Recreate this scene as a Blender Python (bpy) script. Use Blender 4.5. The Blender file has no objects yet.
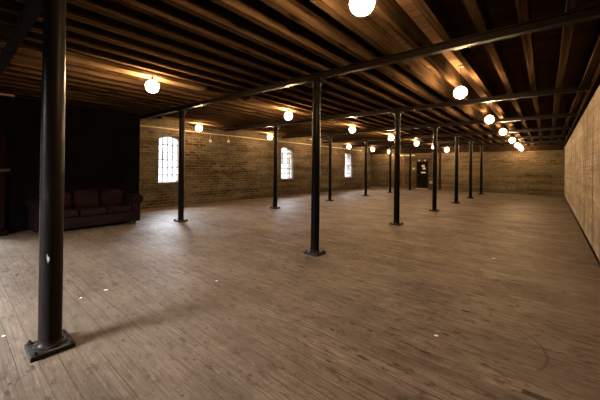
import bpy, bmesh, math, random
from mathutils import Vector, Matrix
random.seed(7)
sc = bpy.context.scene
COL = sc.collection
PI = math.pi

# ------------------------------------------------------------------ materials
ALBEDO_SCALE = .55        # base colours darkened so less light bounces and shaded parts stay dark
KEEP = ('joist_timber', 'lit_joist_timber', 'ceiling_boards', 'opal_globe', 'worn_floorboards')
class NT:
    def __init__(s, name):
        s.m = bpy.data.materials.new(name); s.m.use_nodes = True
        s.t = s.m.node_tree; s.b = s.t.nodes['Principled BSDF']; s.out = s.t.nodes['Material Output']
    def n(s, typ, **kw):
        nd = s.t.nodes.new(typ)
        for k, v in kw.items():
            if k.startswith('i_'):
                nd.inputs[k[2:].replace('_', ' ')].default_value = v
            else:
                setattr(nd, k, v)
        return nd
    def l(s, a, b): s.t.links.new(a, b)
    def coord(s, axes='XYZ', scale=(1, 1, 1)):
        tc = s.n('ShaderNodeTexCoord'); sp = s.n('ShaderNodeSeparateXYZ'); cb = s.n('ShaderNodeCombineXYZ')
        s.l(tc.outputs['Object'], sp.inputs[0])
        for i, a in enumerate(axes): s.l(sp.outputs[a], cb.inputs[i])
        mp = s.n('ShaderNodeMapping'); s.l(cb.outputs[0], mp.inputs['Vector']); mp.inputs['Scale'].default_value = scale
        return mp.outputs[0]
    def noise(s, vec, scale, detail=4, rough=.6):
        nd = s.n('ShaderNodeTexNoise'); nd.inputs['Scale'].default_value = scale
        nd.inputs['Detail'].default_value = detail; nd.inputs['Roughness'].default_value = rough
        s.l(vec, nd.inputs['Vector']); return nd.outputs['Fac']
    def ramp(s, fac, stops):
        r = s.n('ShaderNodeValToRGB'); s.l(fac, r.inputs[0]); e = r.color_ramp.elements
        while len(e) < len(stops): e.new(.5)
        for el, (p, c) in zip(e, stops):
            el.position = p; el.color = (c[0], c[1], c[2], 1) if hasattr(c, '__len__') else (c, c, c, 1)
        return r.outputs[0]
    def mix(s, fac, a, b, mode='MIX'):
        m = s.n('ShaderNodeMix', data_type='RGBA', blend_type=mode)
        for sock, v in ((m.inputs[0], fac), (m.inputs[6], a), (m.inputs[7], b)):
            if hasattr(v, 'links') or isinstance(v, bpy.types.NodeSocket): s.l(v, sock)
            elif hasattr(v, '__len__'): sock.default_value = (*v[:3], 1)
            else: sock.default_value = v
        return m.outputs[2]
    def math(s, op, a, b=None, c=None):
        m = s.n('ShaderNodeMath', operation=op)
        for i, v in enumerate((a, b, c)):
            if v is None: continue
            if isinstance(v, bpy.types.NodeSocket): s.l(v, m.inputs[i])
            else: m.inputs[i].default_value = v
        return m.outputs[0]
    def bump(s, h, strength=.4, dist=.01):
        b = s.n('ShaderNodeBump'); b.inputs['Strength'].default_value = strength; b.inputs['Distance'].default_value = dist
        s.l(h, b.inputs['Height']); s.l(b.outputs[0], s.b.inputs['Normal'])
    def col(s, c):
        if s.m.name not in KEEP:
            c = s.mix(1.0, c, (ALBEDO_SCALE,) * 3, 'MULTIPLY')
        if isinstance(c, bpy.types.NodeSocket): s.l(c, s.b.inputs['Base Color'])
        else: s.b.inputs['Base Color'].default_value = (*c, 1)
    def rough(s, r):
        if isinstance(r, bpy.types.NodeSocket): s.l(r, s.b.inputs['Roughness'])
        else: s.b.inputs['Roughness'].default_value = r

def plain(name, c, rough=.6, metal=0, var=.25, scale=12, spec=.05):
    k = NT(name); v = k.coord(); f = k.noise(v, scale)
    k.col(k.ramp(f, [(.3, [x * (1 - var) for x in c]), (.7, [x * (1 + var) for x in c])]))
    k.rough(rough); k.b.inputs['Metallic'].default_value = metal; k.b.inputs['Specular IOR Level'].default_value = spec
    return k.m

def wood(name, dark, light, axes, rough=.85, spec=0):
    """grain runs along the first axis named"""
    k = NT(name); v = k.coord(axes, (.45, 24, 24)); f = k.noise(v, 1.6, 7, .7)
    v2 = k.coord(axes, (.5, 3, 3)); g = k.noise(v2, 1.3, 3)
    c = k.ramp(f, [(.36, dark), (.64, light)])
    c = k.mix(k.ramp(g, [(.35, 0.), (.7, .55)]), c, [x * .55 for x in dark])
    vo = k.n('ShaderNodeTexVoronoi'); k.l(k.coord(axes, (1.6, 6, 6)), vo.inputs['Vector']); vo.inputs['Scale'].default_value = 1.0
    c = k.mix(k.ramp(vo.outputs['Distance'], [(.12, .9), (.22, 0.)]), c, [x * .35 for x in dark])
    k.col(c); k.rough(rough); k.b.inputs['Specular IOR Level'].default_value = spec
    k.bump(f, .6, .008)
    return k.m

def paint(name, c, wear, rough=.24):
    k = NT(name); v = k.coord('XYZ', (1, 1, .35)); f = k.noise(v, 14, 6, .7)
    k.col(k.mix(k.ramp(f, [(.6, 0.), (.72, 1.)]), c, wear))
    k.rough(k.ramp(f, [(.3, rough), (.75, rough + .3)]))
    k.bump(k.noise(v, 45, 3), .1, .003); k.b.inputs['Specular IOR Level'].default_value = .03
    return k.m

def brick(name, axes, c1, c2, mortar, patch, patch_amt, bw=.30, bh=.10, streak=None, rough_bump=.6, ms=.013, big=.6, band=None):
    k = NT(name); v = k.coord(axes); b = k.n('ShaderNodeTexBrick')
    wob = k.noise(v, 3.0, 2); off = k.n('ShaderNodeVectorMath', operation='SCALE'); cmb = k.n('ShaderNodeCombineXYZ')
    k.l(wob, cmb.inputs[0]); k.l(wob, cmb.inputs[1]); k.l(cmb.outputs[0], off.inputs[0]); off.inputs['Scale'].default_value = .035
    ad = k.n('ShaderNodeVectorMath', operation='ADD'); k.l(v, ad.inputs[0]); k.l(off.outputs[0], ad.inputs[1])
    k.l(ad.outputs[0], b.inputs['Vector'])
    b.inputs['Scale'].default_value = 1; b.inputs['Brick Width'].default_value = bw; b.inputs['Row Height'].default_value = bh
    b.inputs['Mortar Size'].default_value = ms; b.inputs['Mortar Smooth'].default_value = .3; b.inputs['Bias'].default_value = 0
    b.inputs['Color1'].default_value = (*c1, 1); b.inputs['Color2'].default_value = (*c2, 1); b.inputs['Mortar'].default_value = (*mortar, 1)
    f1 = k.noise(v, big, 6, .65); f2 = k.noise(v, 7, 5, .7)
    c = k.mix(k.ramp(f1, [(.42, 0.), (.6, patch_amt)]), b.outputs['Color'], patch)
    c = k.mix(k.ramp(f2, [(.32, .5), (.52, 0.)]), c, [x * .4 for x in c1])
    # soot and damp in long courses
    vh = k.coord(axes, (.18, 2.6, 1)); f3 = k.noise(vh, 1.5, 4)
    c = k.mix(k.ramp(f3, [(.35, .55), (.6, 0.)]), c, [x * .45 for x in c1])
    if streak:
        vs = k.coord(axes, (1.5, .13, 1)); f4 = k.noise(vs, 2.2, 6, .65)
        c = k.mix(k.ramp(f4, [(.36, .75), (.54, 0.)]), c, streak)
    if band:
        z0, z1, bc, amt = band
        sp = k.n('ShaderNodeSeparateXYZ'); k.l(v, sp.inputs[0])
        zz = k.math('ADD', sp.outputs[1], k.math('MULTIPLY', k.math('SUBTRACT', f1, .5), .9))
        mask = k.math('MULTIPLY', k.ramp(k.math('MULTIPLY', zz, .3333), [(z0 / 3 - .03, 0.), (z0 / 3 + .03, 1.), (z1 / 3 - .03, 1.), (z1 / 3 + .03, 0.)]), amt)
        c = k.mix(mask, c, bc)
    k.col(c); k.rough(.9); k.b.inputs['Specular IOR Level'].default_value = 0
    h = k.math('SUBTRACT', k.math('MULTIPLY', f2, .8), b.outputs['Fac'])
    k.bump(h, rough_bump, .012)
    return k.m

def floor_mat():
    k = NT('worn_floorboards'); v = k.coord('XYZ')
    b = k.n('ShaderNodeTexBrick'); sh = k.n('ShaderNodeVectorMath', operation='ADD'); k.l(v, sh.inputs[0]); sh.inputs[1].default_value = (30, 10.8, 0); k.l(sh.outputs[0], b.inputs['Vector'])
    b.offset = 0; b.inputs['Scale'].default_value = 1
    b.inputs['Brick Width'].default_value = 60; b.inputs['Row Height'].default_value = .108
    b.inputs['Mortar Size'].default_value = .0036; b.inputs['Mortar Smooth'].default_value = .3
    ms_ = k.noise(k.coord('XYZ', (.25, 9, 1)), 2.2, 2); k.l(k.math('MULTIPLY', k.math('SUBTRACT', ms_, .36), .022), b.inputs['Mortar Size'])
    b.inputs['Color1'].default_value = (.052, .0395, .0285, 1); b.inputs['Color2'].default_value = (.074, .0575, .0425, 1)
    b.inputs['Mortar'].default_value = (.0025, .0015, .001, 1)
    gr = k.noise(k.coord('XYZ', (1.4, 34, 1)), 1.9, 8, .75)
    c = k.mix(k.ramp(gr, [(.40, .75), (.60, 0.)]), b.outputs['Color'], (.021, .0135, .009))
    c = k.mix(k.ramp(gr, [(.56, 0.), (.70, .5)]), c, (.125, .098, .074))
    # knots: small dark ovals along the grain
    kn = k.noise(v, 14, 3)
    for sx_, sy_, lo in ((3.6, 9.5, .11), (1.9, 6.3, .10), (5.5, 9.3, .07)):
        vo = k.n('ShaderNodeTexVoronoi'); k.l(k.coord('XYZ', (sx_, sy_, 1)), vo.inputs['Vector']); vo.inputs['Scale'].default_value = 1.0
        kd = k.math('ADD', vo.outputs['Distance'], k.math('MULTIPLY', kn, .34))
        c = k.mix(k.ramp(kd, [(lo + .14, 1.), (lo + .20, 0.)]), c, (.007, .004, .0026))
    # scuffs and dirt
    d1 = k.noise(k.coord('XYZ', (.8, 1.3, 1)), 1.5, 8, .75); d2 = k.noise(v, .32, 4, .5); d3 = k.noise(k.coord('XYZ', (1, 2.2, 1)), 6.5, 7, .75)
    c = k.mix(k.ramp(d1, [(.36, .75), (.56, 0.)]), c, (.022, .0155, .0115))
    c = k.mix(k.ramp(d3, [(.37, .9), (.47, 0.)]), c, (.012, .008, .006))
    c = k.mix(k.ramp(d3, [(.58, 0.), (.72, .45)]), c, (.13, .105, .082))
    c = k.mix(k.ramp(d2, [(.40, 0.), (.62, .3)]), c, (.085, .069, .054))
    # dark drag mark and curved skid mark
    sp = k.n('ShaderNodeSeparateXYZ'); k.l(v, sp.inputs[0])
    def ring(cx, cy, r, w, amin, amax):
        dx = k.math('SUBTRACT', sp.outputs[0], cx); dy = k.math('SUBTRACT', sp.outputs[1], cy)
        d = k.math('SQRT', k.math('ADD', k.math('MULTIPLY', dx, dx), k.math('MULTIPLY', dy, dy)))
        band = k.math('LESS_THAN', k.math('ABSOLUTE', k.math('SUBTRACT', d, r)), w)
        a = k.math('ARCTAN2', dy, dx)
        return k.math('MULTIPLY', band, k.math('MULTIPLY', k.math('GREATER_THAN', a, amin), k.math('LESS_THAN', a, amax)))
    c = k.mix(k.math('MULTIPLY', ring(-.42, 2.88, .44, .010, -.5, 1.35), .45), c, (0.0155, 0.0093, 0.0062))
    c = k.mix(k.math('MULTIPLY', ring(-.05, 2.98, .62, .024, -1.66, -1.38), .8), c, (0.0062, 0.00372, 0.00279))
    k.col(c)
    k.rough(k.ramp(d1, [(.3, .7), (.7, .5)])); k.b.inputs['Specular IOR Level'].default_value = .014
    h = k.math('SUBTRACT', k.math('MULTIPLY', gr, .35), k.math('MULTIPLY', b.outputs['Fac'], 1.0))
    k.bump(h, .5, .006)
    return k.m

def ceiling_mat():
    k = NT('ceiling_boards'); v = k.coord('XYZ')
    b = k.n('ShaderNodeTexBrick'); k.l(v, b.inputs['Vector']); b.offset = .4
    b.inputs['Scale'].default_value = 1; b.inputs['Brick Width'].default_value = 4; b.inputs['Row Height'].default_value = .16
    b.inputs['Mortar Size'].default_value = .004
    b.inputs['Color1'].default_value = (.050, .029, .016, 1); b.inputs['Color2'].default_value = (.10, .06, .033, 1); b.inputs['Mortar'].default_value = (.01, .006, .004, 1)
    gr = k.noise(k.coord('XYZ', (1, 20, 1)), 1.6, 5, .65)
    k.col(k.mix(k.ramp(gr, [(.35, .6), (.65, 0.)]), b.outputs['Color'], (.022, .012, .007)))
    k.rough(.85); k.b.inputs['Specular IOR Level'].default_value = 0
    k.bump(gr, .3, .005)
    return k.m

def fabric_mat():
    k = NT('maroon_velvet'); v = k.coord(); f = k.noise(v, 9, 5, .6)
    vo = k.n('ShaderNodeTexVoronoi'); k.l(v, vo.inputs['Vector']); vo.inputs['Scale'].default_value = 11
    c = k.ramp(f, [(.35, (.005, .0026, .0027)), (.65, (.014, .007, .0068))])
    c = k.mix(k.ramp(vo.outputs['Distance'], [(.25, .55), (.4, 0.)]), c, (.006, .003, .0035))
    k.col(c); k.rough(.85); k.b.inputs['Specular IOR Level'].default_value = 0
    k.bump(f, .3, .01)
    return k.m

def emis(name, c, s):
    k = NT(name); k.col((.9, .9, .85)); k.rough(.3)
    k.b.inputs['Emission Color'].default_value = (*c, 1); k.b.inputs['Emission Strength'].default_value = s
    return k.m

def glass_mat():
    k = NT('window_glass'); tr = k.n('ShaderNodeBsdfTransparent'); tr.inputs[0].default_value = (.95, .97, 1, 1)
    gl = k.n('ShaderNodeBsdfGlossy'); gl.inputs['Roughness'].default_value = .05
    mx = k.n('ShaderNodeMixShader'); mx.inputs[0].default_value = .06
    k.l(tr.outputs[0], mx.inputs[1]); k.l(gl.outputs[0], mx.inputs[2]); k.l(mx.outputs[0], k.out.inputs['Surface'])
    return k.m

BULB = 880.0
SKY = 330.0
M = dict(
    floor=floor_mat(), ceil=ceiling_mat(),
    joist=wood('joist_timber', (.0065, .0036, .002), (.056, .034, .0165), 'YXZ'),
    lit_band=wood('lit_joist_timber', (.035, .021, .011), (.13, .082, .042), 'YXZ'),  # paler copy of the joist timber, lamplight put into its colour
    plate=wood('dark_timber', (.012, .007, .004), (.026, .016, .009), 'YXZ'),
    redwood=wood('reddish_brown_wood', (.005, .0022, .0015), (.009, .004, .0025), 'ZXY', .5),
    palewood=wood('pale_timber', (.12, .08, .045), (.2, .14, .085), 'YXZ'),
    iron=paint('black_painted_iron', (.0028, .0021, .0018), (.007, .005, .004)),
    ironbig=paint('brown_black_painted_iron', (.0085, .0062, .0055), (.03, .02, .016), .24),
    plateiron=paint('worn_iron_plate', (.02, .017, .015), (.05, .042, .034), .5),
    beam=paint('dark_painted_steel', (.006, .0037, .0026), (.013, .008, .0055), .26),
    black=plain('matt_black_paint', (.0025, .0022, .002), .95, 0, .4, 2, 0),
    bl=brick('brown_brick', 'YZX', (0.022, 0.0155, 0.009), (0.072, 0.052, 0.031), (0.10, 0.08, 0.054), (0.10, 0.083, 0.06), .65),
    bb=brick('sooty_brick', 'XZY', (0.034, 0.024, 0.0135), (0.095, 0.069, 0.038), (0.12, 0.094, 0.058), (0.145, 0.117, 0.077), .6, big=.45, band=(1.15, 1.7, (0.11, 0.09, 0.06), .35)),
    br=brick('limewashed_brick', 'YZX', (0.22, 0.19, 0.155), (0.33, 0.292, 0.245), (0.19, 0.162, 0.13), (0.37, 0.332, 0.285), .5, streak=(0.10, 0.077, 0.057), big=.5, bw=.225, bh=.076, ms=.008),
    fabric=fabric_mat(), glass=glass_mat(),
    frame=plain('grey_painted_metal', (.12, .12, .13), .5, .0, .15),
    sill=plain('dark_stone', (.06, .05, .04), .7),
    globe=emis('opal_globe', (1.0, .64, .32), BULB),
    brass=plain('dark_brass', (.10, .065, .03), .4, .8),
    cable=plain('black_cable', (.01, .01, .01), .6),
    white=plain('white_plastic', (.42, .40, .36), .5, 0, .08),
    paper=plain('white_paper', (.5, .48, .45), .8, 0, .06),
    pipe=plain('pale_conduit', (.28, .22, .16), .45, 0, .15),
    rust=plain('rusty_pipe', (.13, .055, .02), .7, 0, .3),
    door=plain('black_door_paint', (.006, .005, .005), .9, 0, .3, 12, 0),
    beige=plain('beige_card', (.035, .028, .018), .8),
    grey=plain('grey_paint', (.04, .038, .034), .6),
    foot=plain('dark_wood_foot', (.02, .012, .008), .5),
)

# ------------------------------------------------------------------ mesh helpers
class MB:
    def __init__(s): s.bm = bmesh.new()
    def box(s, x0, y0, z0, x1, y1, z1, bev=0):
        t = bmesh.new(); bmesh.ops.create_cube(t, size=1)
        for v in t.verts: v.co = Vector((x0 + (v.co.x + .5) * (x1 - x0), y0 + (v.co.y + .5) * (y1 - y0), z0 + (v.co.z + .5) * (z1 - z0)))
        if bev: bmesh.ops.bevel(t, geom=t.edges[:], offset=bev, segments=3, profile=.5, affect='EDGES')
        return s._add(t)
    def _add(s, t):
        me = bpy.data.meshes.new('t'); t.to_mesh(me); t.free(); s.bm.from_mesh(me); bpy.data.meshes.remove(me); return s
    def lathe(s, prof, cx=0, cy=0, seg=28):
        rings = []
        for r, z in prof:
            rings.append([s.bm.verts.new((cx + r * math.cos(2 * PI * i / seg), cy + r * math.sin(2 * PI * i / seg), z)) for i in range(seg)])
        for a, b in zip(rings, rings[1:]):
            for i in range(seg): s.bm.faces.new((a[i], a[(i + 1) % seg], b[(i + 1) % seg], b[i]))
        s.bm.faces.new(list(reversed(rings[0]))); s.bm.faces.new(rings[-1]); return s
    def tube(s, pts, r, seg=10):
        rings = []; pts = [Vector(p) for p in pts]
        for i, p in enumerate(pts):
            d = (pts[min(i + 1, len(pts) - 1)] - pts[max(i - 1, 0)]).normalized()
            up = Vector((0, 0, 1)) if abs(d.z) < .9 else Vector((1, 0, 0))
            a = d.cross(up).normalized(); b = d.cross(a)
            rings.append([s.bm.verts.new(p + r * (math.cos(2 * PI * k / seg) * a + math.sin(2 * PI * k / seg) * b)) for k in range(seg)])
        for a, b in zip(rings, rings[1:]):
            for i in range(seg): s.bm.faces.new((a[i], a[(i + 1) % seg], b[(i + 1) % seg], b[i]))
        s.bm.faces.new(rings[0]); s.bm.faces.new(list(reversed(rings[-1]))); return s
    def prism(s, poly, axis, a, b):
        """poly of 2-D points extruded along axis from a to b"""
        def P(u, v, w): return {'x': (w, u, v), 'y': (u, w, v), 'z': (u, v, w)}[axis]
        A = [s.bm.verts.new(P(u, v, a)) for u, v in poly]; B = [s.bm.verts.new(P(u, v, b)) for u, v in poly]
        n = len(poly)
        s.bm.faces.new(A); s.bm.faces.new(list(reversed(B)))
        for i in range(n): s.bm.faces.new((A[i], A[(i + 1) % n], B[(i + 1) % n], B[i]))
        return s
    def build(s, name, mat, parent=None, smooth=False, loc=(0, 0, 0)):
        bmesh.ops.recalc_face_normals(s.bm, faces=s.bm.faces[:])
        me = bpy.data.meshes.new(name); s.bm.to_mesh(me); s.bm.free()
        if smooth:
            me.polygons.foreach_set('use_smooth', [True] * len(me.polygons))
            try: me.set_sharp_from_angle(angle=math.radians(40))
            except Exception: pass
        me.materials.append(mat)
        o = bpy.data.objects.new(name, me); COL.objects.link(o); o.location = loc
        if parent: o.parent = parent
        return o

def tag(o, label=None, cat=None, group=None, kind='thing'):
    if label: o['label'] = label
    if cat: o['category'] = cat
    if group: o['group'] = group
    if kind: o['kind'] = kind
    return o
def empty(name, loc):
    o = bpy.data.objects.new(name, None); COL.objects.link(o); o.location = loc; o.empty_display_size = .2; return o
def copy_tree(o, parent=None):
    c = o.copy(); COL.objects.link(c)
    if parent: c.parent = parent
    for ch in [x for x in COL.objects if x.parent == o]: copy_tree(ch, c)
    return c
ORD = ['', 'first', 'second', 'third', 'fourth', 'fifth', 'sixth', 'seventh', 'eighth', 'ninth', 'tenth', 'eleventh', 'twelfth', 'thirteenth',
       'fourteenth', 'fifteenth', 'sixteenth', 'seventeenth', 'eighteenth', 'nineteenth', 'twentieth', 'twenty-first', 'twenty-second',
       'twenty-third', 'twenty-fourth', 'twenty-fifth', 'twenty-sixth', 'twenty-seventh', 'twenty-eighth', 'twenty-ninth', 'thirtieth']

# ------------------------------------------------------------------ layout (metres; +Y runs down the hall)
XR, XL = .644, -10.1
YF, YB = -3.0, 22.3
ZB = 2.86                      # underside of the steel beams
ZJ = 2.96                      # underside of the joists
ZC = 3.20                      # underside of the ceiling boards
ROWS = [.521, 3.889, 7.334, 10.638, 13.812, 16.852, 20.0]
ROWL = [.521, 3.87, 7.3, 10.67, 13.98, 17.1, 20.5]
CXR, CXL = -2.908, -7.205
T = .4
def xr(y): return XR + (y - 6.4) * .010      # the pale wall runs slightly out of square

# ------------------------------------------------------------------ setting
tag(MB().box(XL - 1.4, YF - .4, -.15, XR + .6, YB + .4, 0).build('floor', M['floor']), 'worn brown plank floor with dark knots and scuffs', 'floor', kind='structure')
tag(MB().box(XL - 1.4, YF - .4, ZC, XR + .6, YB + .4, ZC + .12).build('ceiling', M['ceil']), 'dark timber boards laid over the joists', 'ceiling', kind='structure')
tag(MB().prism([(xr(YF), YF), (XR + T + .2, YF), (XR + T + .2, YB), (xr(YB), YB)], 'z', 0, ZC).build('wall_right', M['br']), 'long pale limewashed brick wall with dark vertical streaks and no windows', 'wall', kind='structure')
tag(MB().box(XL - 1.3, YB, 0, XR + T + .2, YB + T, ZC).build('wall_back', M['bb']), 'sooty brown brick end wall with a black door', 'wall', kind='structure')

def arch(y0, y1, z0, z1, rise=.12, n=8):
    pts = [(y0, z0), (y1, z0)]
    w = (y1 - y0) / 2; R = (w * w + rise * rise) / (2 * rise); cy = (y0 + y1) / 2; cz = z1 - R
    a0 = math.asin(w / R)
    for i in range(n + 1):
        a = a0 - 2 * a0 * i / n
        pts.append((cy + R * math.sin(a), cz + R * math.cos(a)))
    return pts
def cut(o, cutters):
    for c in cutters:
        md = o.modifiers.new('cut', 'BOOLEAN'); md.operation = 'DIFFERENCE'; md.object = c; md.solver = 'EXACT'
    dg = bpy.context.evaluated_depsgraph_get(); me = bpy.data.meshes.new_from_object(o.evaluated_get(dg))
    o.modifiers.clear(); old = o.data; o.data = me; bpy.data.meshes.remove(old)
    for c in cutters:
        d = c.data; bpy.data.objects.remove(c); bpy.data.meshes.remove(d)

WIN = [(4.61, 5.49), (10.64, 11.54), (16.66, 17.58), (-.98, -.08)]
WZ0, WZ1 = .85, 2.48
YJ = 20.35
wl = MB().box(XL - T, YF, 0, XL, YJ, ZC).build('wall_left', M['bl'])
cut(wl, [MB().prism(arch(a, b, WZ0 if i < 3 else .02, WZ1), 'x', XL - T - .1, XL + .1).build('cutter', M['bl']) for i, (a, b) in enumerate(WIN)])
tag(wl, 'brown brick wall with bright arched windows', 'wall', kind='structure')
tag(MB().box(XL - 1.3, YJ, 0, XL - 1.1, YB, ZC).box(XL - 1.3, YJ - .2, 0, XL - T, YJ, ZC).build('wall_left_recess', M['bl']), 'shadowed brick recess beside the end wall', 'wall', kind='structure')
RWX0, RWX1 = -4.4, -3.0
wf = MB().box(XL - T, YF - T, 0, XR + T, YF, ZC).build('wall_front', M['bb'])
cut(wf, [MB().prism(arch(RWX0, RWX1, .02, 2.78), 'y', YF - T - .1, YF + .1).build('cutter', M['bb'])])
tag(wf, 'brick end wall behind the camera with an open doorway', 'wall', kind='structure')
tag(MB().prism([(xr(YF) - .02, YF), (xr(YF), YF), (xr(YB), YB), (xr(YB) - .02, YB)], 'z', 0, .035).build('baseboard_right', M['plate']), 'thin dark strip along the foot of the pale wall', 'baseboard', kind='structure')
tag(MB().prism([(xr(YF) - .07, YF), (xr(YF), YF), (xr(YB), YB), (xr(YB) - .07, YB)], 'z', 2.80, ZJ).build('trim_1', M['plate']), 'dark timber wall plate along the top of the pale wall', 'trim', kind='structure')
tag(MB().box(XL - 1.1, YB - .10, 2.62, xr(YB) - .08, YB, ZJ).build('trim_2', M['plate']), 'dark timber wall plate along the top of the end wall', 'trim', kind='structure')

def window(idx, axis, a, b, depth, label, sgn):
    """steel small-paned window; axis x = set in a wall running along y"""
    root = empty('window_%d' % idx, (0, 0, 0)); tag(root, label, 'window', kind='structure')
    outer = arch(a, b, WZ0, WZ1)
    h0, h1 = WZ0, WZ1
    def bx(m, u0, v0, u1, v1, d0, d1):
        if axis == 'x': m.box(d0, u0, v0, d1, u1, v1)
        else: m.box(u0, d0, v0, u1, d1, v1)
    d0, d1 = depth, depth + .045
    m = MB(); w = .035
    bx(m, a, h0, a + w, h1 - .12, d0, d1); bx(m, b - w, h0, b, h1 - .12, d0, d1); bx(m, a, h0, b, h0 + w, d0, d1)
    pts = outer[2:]
    for p, q in zip(pts, pts[1:]):
        poly = [p, q, (q[0], q[1] - w), (p[0], p[1] - w)]
        m.prism(poly, axis, d0, d1)
    m.build('window_frame', M['frame'], root)
    m = MB(); nc, nr = 5, 6
    for i in range(1, nc):
        u = a + (b - a) * i / nc; bx(m, u - .014, h0 + .02, u + .014, h1 - .03, d0 + .01, d1 - .008)
    for j in range(1, nr):
        v = h0 + (h1 - .06 - h0) * j / nr; bx(m, a + .02, v - .014, b - .02, v + .014, d0 + .012, d1 - .01)
    m.build('glazing_bars', M['frame'], root)
    m = MB(); ca, cb = a + (b - a) * (.2 if sgn > 0 else .2), a + (b - a) * .6; v0 = h0 + (h1 - .06 - h0) * 3 / 6; v1 = h0 + (h1 - .06 - h0) * 5 / 6
    e0, e1 = d0 - .006, d1 + .02
    for (p, q, r, s_) in ((ca - .016, v0 - .016, ca + .016, v1 + .016), (cb - .016, v0 - .016, cb + .016, v1 + .016), (ca, v0 - .016, cb, v0 + .016), (ca, v1 - .016, cb, v1 + .016)):
        bx(m, p, q, r, s_, e0, e1)
    m.build('hopper_sash', M['frame'], root)
    m = MB(); m.prism([(p[0], p[1]) for p in outer], axis, d0 + .02, d0 + .024); m.build('pane', M['glass'], root)
    m = MB()
    if axis == 'x': m.box(depth, a - .05, WZ0 - .05, XL + .035, b + .05, WZ0 + .004)
    else: m.box(a - .05, depth, WZ0 - .05, b + .05, YF + .035, WZ0 + .004)
    m.build('window_sill', M['sill'], root)
    return root
WL = ['small-paned arched window beyond the sofa, closest to the black partition', 'bright arched window, middle one of the three in the brown wall',
      'bright arched window closest to the end wall', 'arched window in the brown wall behind the black partition']
for i, (a, b) in enumerate(WIN[:3]): window(i + 1, 'x', a, b, XL - .14, WL[i], 1)

# ------------------------------------------------------------------ joists and beams
JX = [.512, .175] + [.175 - .3665 * k for k in range(1, 29)]
JX = [x for x in JX if x > XL + .1]
for i, x in enumerate(JX):
    w = .043
    o = MB().box(x - w, YF, ZJ, x + w, YB, ZC, 0).build('ceiling_joist', M['joist'])
    tag(o, 'rough brown timber joist under the ceiling boards, %s from the pale side wall' % ORD[i + 1], 'joist', 'timber joists running down the hall')

def beam(y, yl, lab):
    root = empty('steel_beam', (0, 0, ZB)); th = math.atan2(y - yl, CXR - CXL); root.rotation_euler.z = th; root.location = (0, y - CXR * math.tan(th), ZB); tag(root, lab, 'beam', 'steel beams across the hall')
    h = ZJ - ZB; x0, x1 = XL + .01, xr(y) - .01
    MB().box(x0, -.045, 0, x1, .045, .012).build('bottom_flange', M['beam'], root)
    MB().box(x0, -.045, h - .012, x1, .045, h).build('top_flange', M['beam'], root)
    MB().box(x0, -.006, .012, x1, .006, h - .012).build('web', M['beam'], root)
    return root
nrow = len(ROWS)
for i, y in enumerate(ROWS):
    k = nrow - i
    beam(y, ROWL[i], 'dark steel beam across the hall on two columns, %s from the end wall' % ORD[k])

# ------------------------------------------------------------------ columns
def column(x, y, label, big=False):
    root = empty('iron_column', (x, y, 0)); tag(root, label, 'column', 'iron columns in two rows')
    r = .072; mi = M['ironbig'] if big else M['iron']
    pw = .13
    MB().box(-pw, -pw, 0, pw, pw, .034, .004).build('base_plate', M['plateiron'], root)
    MB().lathe([(r + .03, .034), (r + .028, .042), (r + .014, .05), (r + .006, .065), (r, .085), (r, .09)]).build('collar', mi, root, True)
    MB().lathe([(r, .085), (r, 1.4), (r * .94, 2.76)]).build('shaft', mi, root, True)
    MB().lathe([(r * .94, 2.74), (r + .004, 2.77), (r + .012, 2.79), (r + .012, 2.828)]).build('capital', mi, root, True)
    MB().box(-.13, -.09, 2.82, .13, .09, ZB).build('cap_plate', mi, root)
    for sx in (-1, 1):
        for sy in (-1, 1):
            b = MB(); px, py = sx * .103, sy * .103
            b.lathe([(.019, .034), (.019, .048)], px, py, 6); b.lathe([(.010, .047), (.010, .062)], px, py, 8)
            b.build('bolt', M['plateiron'], root)
    return root
for i, y in enumerate(ROWS):
    k = nrow - i
    if i == 0:
        c0 = column(CXR, y, 'large black iron column in the foreground with a white scrap stuck on it', True)
    else:
        column(CXR, y, 'black iron column, %s from the end wall in the row farther from the windows' % ORD[k])
        column(CXL, ROWL[i], 'black iron column, %s from the end wall in the row closer to the windows' % ORD[k])
# torn sticker on the big column
a0 = math.atan2(-.521, 2.908) - .25
m = MB(); r = .0732
n = 4; rng = [(a0 - .12 + .06 * i) for i in range(n + 1)]
zt = [.74, .735, .71, .72, .70]; zb_ = [.70, .68, .665, .69, .685]
for i in range(n):
    P = [(r * math.cos(rng[i]), r * math.sin(rng[i])), (r * math.cos(rng[i + 1]), r * math.sin(rng[i + 1]))]
    vs = [m.bm.verts.new((P[0][0], P[0][1], zb_[i])), m.bm.verts.new((P[1][0], P[1][1], zb_[i + 1])), m.bm.verts.new((P[1][0], P[1][1], zt[i + 1])), m.bm.verts.new((P[0][0], P[0][1], zt[i]))]
    m.bm.faces.new(vs)
s = m.build('torn_sticker', M['paper'], c0); s['label'] = 'torn white scrap stuck on the shaft'

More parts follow.
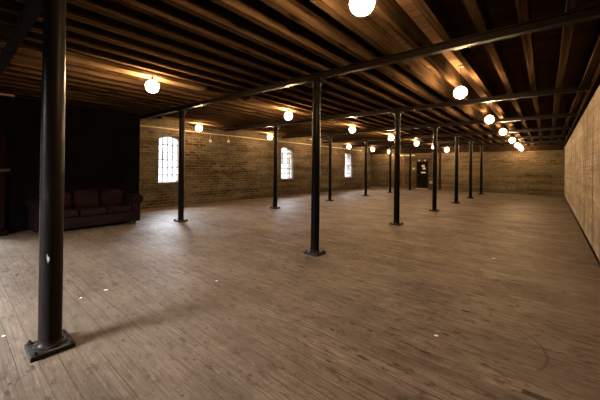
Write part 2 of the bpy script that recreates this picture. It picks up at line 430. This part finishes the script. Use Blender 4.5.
# ------------------------------------------------------------------ globe lamps
RB = .10; ZG = 2.735
def lamp_proto(board):
    root = empty('globe_lamp', (0, 0, 0))
    m = MB(); n = 12
    m.lathe([(max(.001, RB * math.sin(PI * i / n)), -RB * math.cos(PI * i / n)) for i in range(n + 1)], 0, 0, 24)
    m.build('globe', M['globe'], root, True)
    MB().lathe([(.034, RB - .012), (.036, RB + .02), (.022, RB + .035), (.018, RB + .065), (.008, RB + .07)], 0, 0, 16).build('lamp_holder', M['brass'], root, True)
    MB().lathe([(.005, RB + .065), (.005, (ZJ - .04 if board else ZC - .03) - ZG)], 0, 0, 8).build('cord', M['cable'], root, True)
    if not board:
        MB().lathe([(.02, ZC - .035 - ZG), (.045, ZC - .02 - ZG), (.05, ZC - ZG)], 0, 0, 16).build('ceiling_rose', M['brass'], root, True)
        return root
    MB().box(-.21, -1.3, ZJ - .06 - ZG, .03, 1.0, ZJ - ZG, .004).build('lit_band_board', M['lit_band'], root)  # added board standing in for the lamplit side faces of the joists
    return root
rowdef = [(-1.145, [2.12, 5.65, 9.05, 12.2, 15.75, 18.9, 21.65], 'row by the pale side wall'),
          (-5.077, [2.19, 5.59, 8.83, 12.09, 15.29, 18.4, 21.3], 'row between the columns'),
          (-9.19, [None, 5.55, 8.95, 12.3, 15.6, 18.8, 21.72], 'row by the windows')]
for X, ys, txt in rowdef:
    if X > -8: proto = lamp_proto(X < -3); first = True
    for i, y in enumerate(ys):
        if y is None: continue
        o = proto if first else copy_tree(proto); first = False
        o.location = (X, y, ZG)
        if i == 6:
            for ch in [c for c in COL.objects if c.parent == o and c.name.startswith('lit_band_board')]: ch.scale.y = .58
        tag(o, 'round globe lamp, %s from end wall in %s' % (ORD[7 - i], txt), 'lamp', 'globe lamps hanging below the joists')

# ------------------------------------------------------------------ black partition and what stands by it
PX = -8.5
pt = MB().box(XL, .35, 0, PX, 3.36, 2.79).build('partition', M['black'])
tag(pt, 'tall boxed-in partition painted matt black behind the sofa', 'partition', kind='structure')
o = MB().box(PX - .02, .36, 2.79, PX + .09, .88, 2.835, .006).build('timber_batten', M['palewood'])
tag(o, 'short pale timber batten lying on top of the black partition', 'batten')
r = empty('wooden_post', (PX + .075, .70, 0)); tag(r, 'slim reddish-brown wooden post against the black partition', 'post')
MB().box(-.045, -.06, .10, .045, .06, 2.0, .012).build('upright', M['redwood'], r)
MB().box(-.06, -.2, 0, .3, .09, .10, .012).build('foot_block', M['redwood'], r)
MB().lathe([(.03, 2.0), (.045, 2.03), (.04, 2.06), (.015, 2.085)], 0, 0, 16).build('finial', M['redwood'], r, True)
o = MB().box(PX + .12, .55, 1.255, PX + .127, .83, 1.31).build('wall_notice', M['beige'])
tag(o, 'small beige notice strip on the wooden post', 'notice')

def rbox(m, x0, y0, z0, x1, y1, z1, bev): m.box(x0, y0, z0, x1, y1, z1, bev)
def sub(o, lv=2):
    md = o.modifiers.new('s', 'SUBSURF'); md.levels = lv; md.render_levels = lv
sf = empty('sofa', (-8.06, 2.10, 0)); tag(sf, 'low dark maroon patterned sofa with rolled arms against the black partition', 'sofa')
L = 1.01            # half length along y
D = .43             # half depth along x (front is +x)
F = M['fabric']
MB().box(-D, -L + .1, .06, D - .05, L - .1, .30, .03).build('base', F, sf, True)
for s_ in (-1, 0, 1):
    w = (2 * L - .44) / 3
    MB().box(-D + .2, s_ * w - w / 2 + .006, .29, D - .01, s_ * w + w / 2 - .006, .45, .055).build('seat_cushion', F, sf, True)
    t = MB(); t.box(-D + .10, s_ * w - w / 2 + .008, .42, -D + .32, s_ * w + w / 2 - .008, .83 - (.02 if s_ else 0), .085)
    for v in t.bm.verts: v.co.x -= (v.co.z - .42) * .28; v.co.x += .06
    t.build('back_cushion', F, sf, True)
MB().box(-D, -L + .12, .1, -D + .16, L - .12, .76, .06).build('backrest', F, sf, True)
for s_ in (-1, 1):
    a = MB(); y = s_ * (L - .12)
    a.box(-D + .02, y - .09, .06, D - .06, y + .09, .58, .02)
    prof = [(y + s_ * .015 + .125 * math.cos(t_), .60 + .11 * math.sin(t_)) for t_ in [2 * PI * i / 24 for i in range(24)]]
    a.prism(prof, 'x', -D + .01, D - .02)
    a.build('arm', F, sf, True)
    c = MB(); c.prism([(y + s_ * .015 + .1 * math.cos(t_), .60 + .085 * math.sin(t_)) for t_ in [2 * PI * i / 24 for i in range(24)]], 'x', D - .021, D - .008)
    c.build('arm_facing', F, sf, True)
for sx in (-1, 1):
    for sy in (-1, 1):
        MB().lathe([(.022, 0), (.03, .02), (.035, .07)], sx * (D - .1), sy * (L - .15), 12).build('foot', M['foot'], sf, True)

# ------------------------------------------------------------------ fittings on the windowed wall
o = MB().tube([(XL + .025, y, 2.71 + .006 * math.sin(y * 1.7)) for y in [3.3 + .4 * i for i in range(40)]], .017).build('wall_conduit', M['pipe'], None, True)
tag(o, 'thin pale conduit running along the windowed brick wall above the windows', 'conduit')
for y, z, t_ in ((6.58, 2.42, 'window beyond the sofa'), (7.43, 2.47, 'middle window')):
    r = empty('junction_box', (XL, y, z)); tag(r, 'small white junction box on brick, closer to the ' + t_, 'junction box', 'junction boxes on the brick wall')
    MB().box(0, -.045, -.045, .05, .045, .045, .008).build('box_body', M['white'], r)
    MB().tube([(.02, 0, .04), (.02, 0, 2.70 - z)], .007, 8).build('drop_pipe', M['pipe'], r)
o = empty('beam_highlight', (-6.19, 3.889 - .095, ZB - .02)); tag(o, 'small white piece standing in for a highlight under the steel beam beside a column', 'highlight')  # added white piece, imitates a bright highlight on the beam
MB().lathe([(.022, -.03), (.035, -.02), (.035, .015), (.02, .03)], 0, 0, 16).build('highlight_body', M['white'], o, True)
MB().box(-.015, 0, .012, .015, .05, .036).build('highlight_bracket', M['iron'], o)

# ------------------------------------------------------------------ end wall: door and fittings
def bx(X, z): return X  # end wall lies in the plane y = YB
SC = YB - 1.0
def at(x, s=22.3 / 21.3): return x * s
dr = empty('door_1', (-6.95, YB, 0)); tag(dr, 'black door with white notices in the end wall', 'door', kind='structure')
MB().box(-.33, -.05, .06, .33, -.01, 1.93).build('door_leaf', M['door'], dr)
f = MB(); f.box(-.40, -.08, 0, -.33, 0, 2.0); f.box(.33, -.08, 0, .40, 0, 2.0); f.box(-.40, -.08, 1.93, .40, 0, 2.0); f.build('door_frame', M['plate'], dr)
MB().box(-.40, -.14, 0, .40, 0, .06).build('threshold', M['pipe'], dr)
for (x, z, w, h) in ((.06, 1.68, .10, .07), (.13, 1.50, .10, .07), (.08, 1.20, .15, .05)):
    MB().box(x - w, -.054, z - h, x + w, -.05, z + h).build('notice', M['paper'], dr)
MB().lathe([(.012, 0), (.012, .05), (.028, .055), (.028, .08)], 0, 0, 14).build('door_knob', M['brass'], dr, True)
k = [c for c in dr.children if c.name.startswith('door_knob')][0]; k.rotation_euler = (PI / 2, 0, 0); k.location = (-.27, -.05, 1.0)
em = empty('twin_spot_lamp', (-6.95, YB, 2.08)); tag(em, 'small twin-headed spot lamp above the black door', 'lamp')
MB().box(-.12, -.06, -.04, .12, 0, .05, .01).build('lamp_body', M['grey'], em)
for s_ in (-1, 1): MB().lathe([(.04, -.045), (.065, -.01), (.065, .02), (.03, .05)], s_ * .2, -.1, 16).build('lamp_head', M['white'], em, True)
MB().box(-.26, -.10, .04, .26, -.06, .06).build('lamp_bar', M['grey'], em)
sw = empty('switch_box', (-7.58, YB, 1.48)); tag(sw, 'small white square switch box on the brick beside the black door', 'switch')
MB().box(-.065, -.05, -.065, .065, 0, .065, .01).build('switch_cover', M['white'], sw)
MB().box(-.02, -.062, -.03, .02, -.048, .03, .004).build('rocker', M['white'], sw)
pp = MB().tube([(-8.29, YB - .12, .0), (-8.29, YB - .12, 2.62)], .045, 12).build('rusty_pipe', M['rust'], None, True)
tag(pp, 'rusty orange vertical pipe on the end wall beside the pale batten', 'pipe')
pb = MB().box(-8.7, YB - .06, 2.43, -7.5, YB, 2.52, .006).build('wall_batten', M['paper']); tag(pb, 'pale horizontal batten high on the end wall beside the door', 'batten')
tag(MB().box(-7.4, YB - .07, 2.5, -6.3, YB, 2.6, .006).build('door_lintel', M['palewood']), 'brown timber lintel above the black door', 'lintel')
p2 = MB().tube([(-5.72, YB - .07, 0), (-5.72, YB - .07, 2.95)], .05, 12).build('vertical_pipe', M['plate'], None, True)
tag(p2, 'dark vertical pipe running up the end wall past the door', 'pipe')
tag(MB().box(-6.28, YB - .28, 0, -5.8, YB, 2.62).build('trim_3', M['bb']), 'shallow brick pier on the end wall beside the door', 'pier', kind='structure')
gb = empty('meter_box', (-6.24, YB - .38, 0)); tag(gb, 'grey box with a pale top on the floor beside the black door', 'box')
MB().box(-.15, -.1, 0, .15, .1, .42, .01).build('box_body', M['grey'], gb); MB().box(-.08, -.08, .42, .08, .08, .62, .01).build('pale_top', M['pipe'], gb)

# ------------------------------------------------------------------ scraps on the floor
def scrap(x, y, s, rot, label):
    m = MB(); n = 7; poly = []
    for i in range(n):
        a = 2 * PI * i / n; rr = s * random.uniform(.6, 1.1); poly.append((rr * math.cos(a), .6 * rr * math.sin(a)))
    m.prism(poly, 'z', 0, .003)
    o = m.build('paper_scrap', M['paper']); o.location = (x, y, .0005); o.rotation_euler.z = rot
    tag(o, label, 'paper scrap', 'paper scraps on the floorboards')
scrap(-.70, 2.66, .024, .3, 'bright white paper scrap lying alone on the open floorboards')
scrap(-3.80, 1.16, .030, .9, 'pale flat scrap on the floorboards beyond the big foreground column')
scrap(-3.76, .92, .022, -.5, 'small white scrap beside the shaft of the big foreground column')
scrap(-3.39, .31, .022, .2, 'white scrap on the boards at the edge of the photo')
scrap(-3.10, 2.14, .022, 1.2, 'small white fleck on the boards between the first two columns')
scrap(-.63, 5.6, .03, .4, 'pale fleck on the floorboards toward the pale side wall')

# ------------------------------------------------------------------ daylight
w = bpy.data.worlds.new('World'); sc.world = w; w.use_nodes = True
bg = w.node_tree.nodes['Background']; bg.inputs[0].default_value = (.96, .98, 1.0, 1)
# overcast sky: dim near the roofs and trees on the horizon, bright overhead
wt = w.node_tree; tc = wt.nodes.new('ShaderNodeTexCoord'); sp = wt.nodes.new('ShaderNodeSeparateXYZ'); mr = wt.nodes.new('ShaderNodeMapRange')
wt.links.new(tc.outputs['Generated'], sp.inputs[0]); wt.links.new(sp.outputs[2], mr.inputs['Value'])
mr.interpolation_type = 'SMOOTHSTEP'
mr.inputs['From Min'].default_value = .10; mr.inputs['From Max'].default_value = .34; mr.inputs['To Min'].default_value = 2.4; mr.inputs['To Max'].default_value = SKY
wt.links.new(mr.outputs[0], bg.inputs[1])
def portal(loc, rot, sx, sy):
    l = bpy.data.lights.new('window_portal', 'AREA'); l.shape = 'RECTANGLE'; l.size = sx; l.size_y = sy; l.cycles.is_portal = True
    o = bpy.data.objects.new('window_portal', l); COL.objects.link(o); o.location = loc; o.rotation_euler = rot
zc = (WZ0 + WZ1) / 2; hh = WZ1 - WZ0
for i, (a, b) in enumerate(WIN):
    z0 = WZ0 if i < 3 else .02
    portal((XL - T - .01, (a + b) / 2, (z0 + WZ1) / 2), (0, -PI / 2, 0), WZ1 - z0, b - a)
portal(((RWX0 + RWX1) / 2, YF - T - .01, 1.4), (PI / 2, 0, 0), RWX1 - RWX0, 2.76)

# ------------------------------------------------------------------ camera
f, yaw, pit, rol, sx, sy = 294.845, -.6947, .0019, .0128, .374, -32.337
fw = Vector((math.sin(yaw), math.cos(yaw), 0)); rt = Vector((math.cos(yaw), -math.sin(yaw), 0)); up = Vector((0, 0, 1))
fw2 = fw * math.cos(pit) + up * math.sin(pit); up2 = up * math.cos(pit) - fw * math.sin(pit)
r3 = rt * math.cos(rol) + up2 * math.sin(rol); u3 = up2 * math.cos(rol) - rt * math.sin(rol)
cam = bpy.data.cameras.new('Camera'); co = bpy.data.objects.new('Camera', cam); COL.objects.link(co)
co.matrix_world = Matrix(((r3.x, u3.x, -fw2.x, 0), (r3.y, u3.y, -fw2.y, 0), (r3.z, u3.z, -fw2.z, 1.4), (0, 0, 0, 1)))
cam.sensor_fit = 'HORIZONTAL'; cam.sensor_width = 36; cam.lens = f / 600 * 36
cam.shift_x = -sx / 600; cam.shift_y = sy / 600
cam.clip_start = .05; cam.clip_end = 200
sc.camera = co

sc.view_settings.view_transform = 'Standard'; sc.view_settings.look = 'None'; sc.view_settings.gamma = 1
sc.view_settings.use_curve_mapping = False; sc.view_settings.exposure = 0.0
try:
    sc.cycles.use_denoising = True; sc.cycles.denoiser = 'OPENIMAGEDENOISE'
    sc.cycles.max_bounces = 10; sc.cycles.diffuse_bounces = 6; sc.cycles.sample_clamp_indirect = 6
    sc.cycles.transparent_max_bounces = 12
except Exception as e:
    print(e)
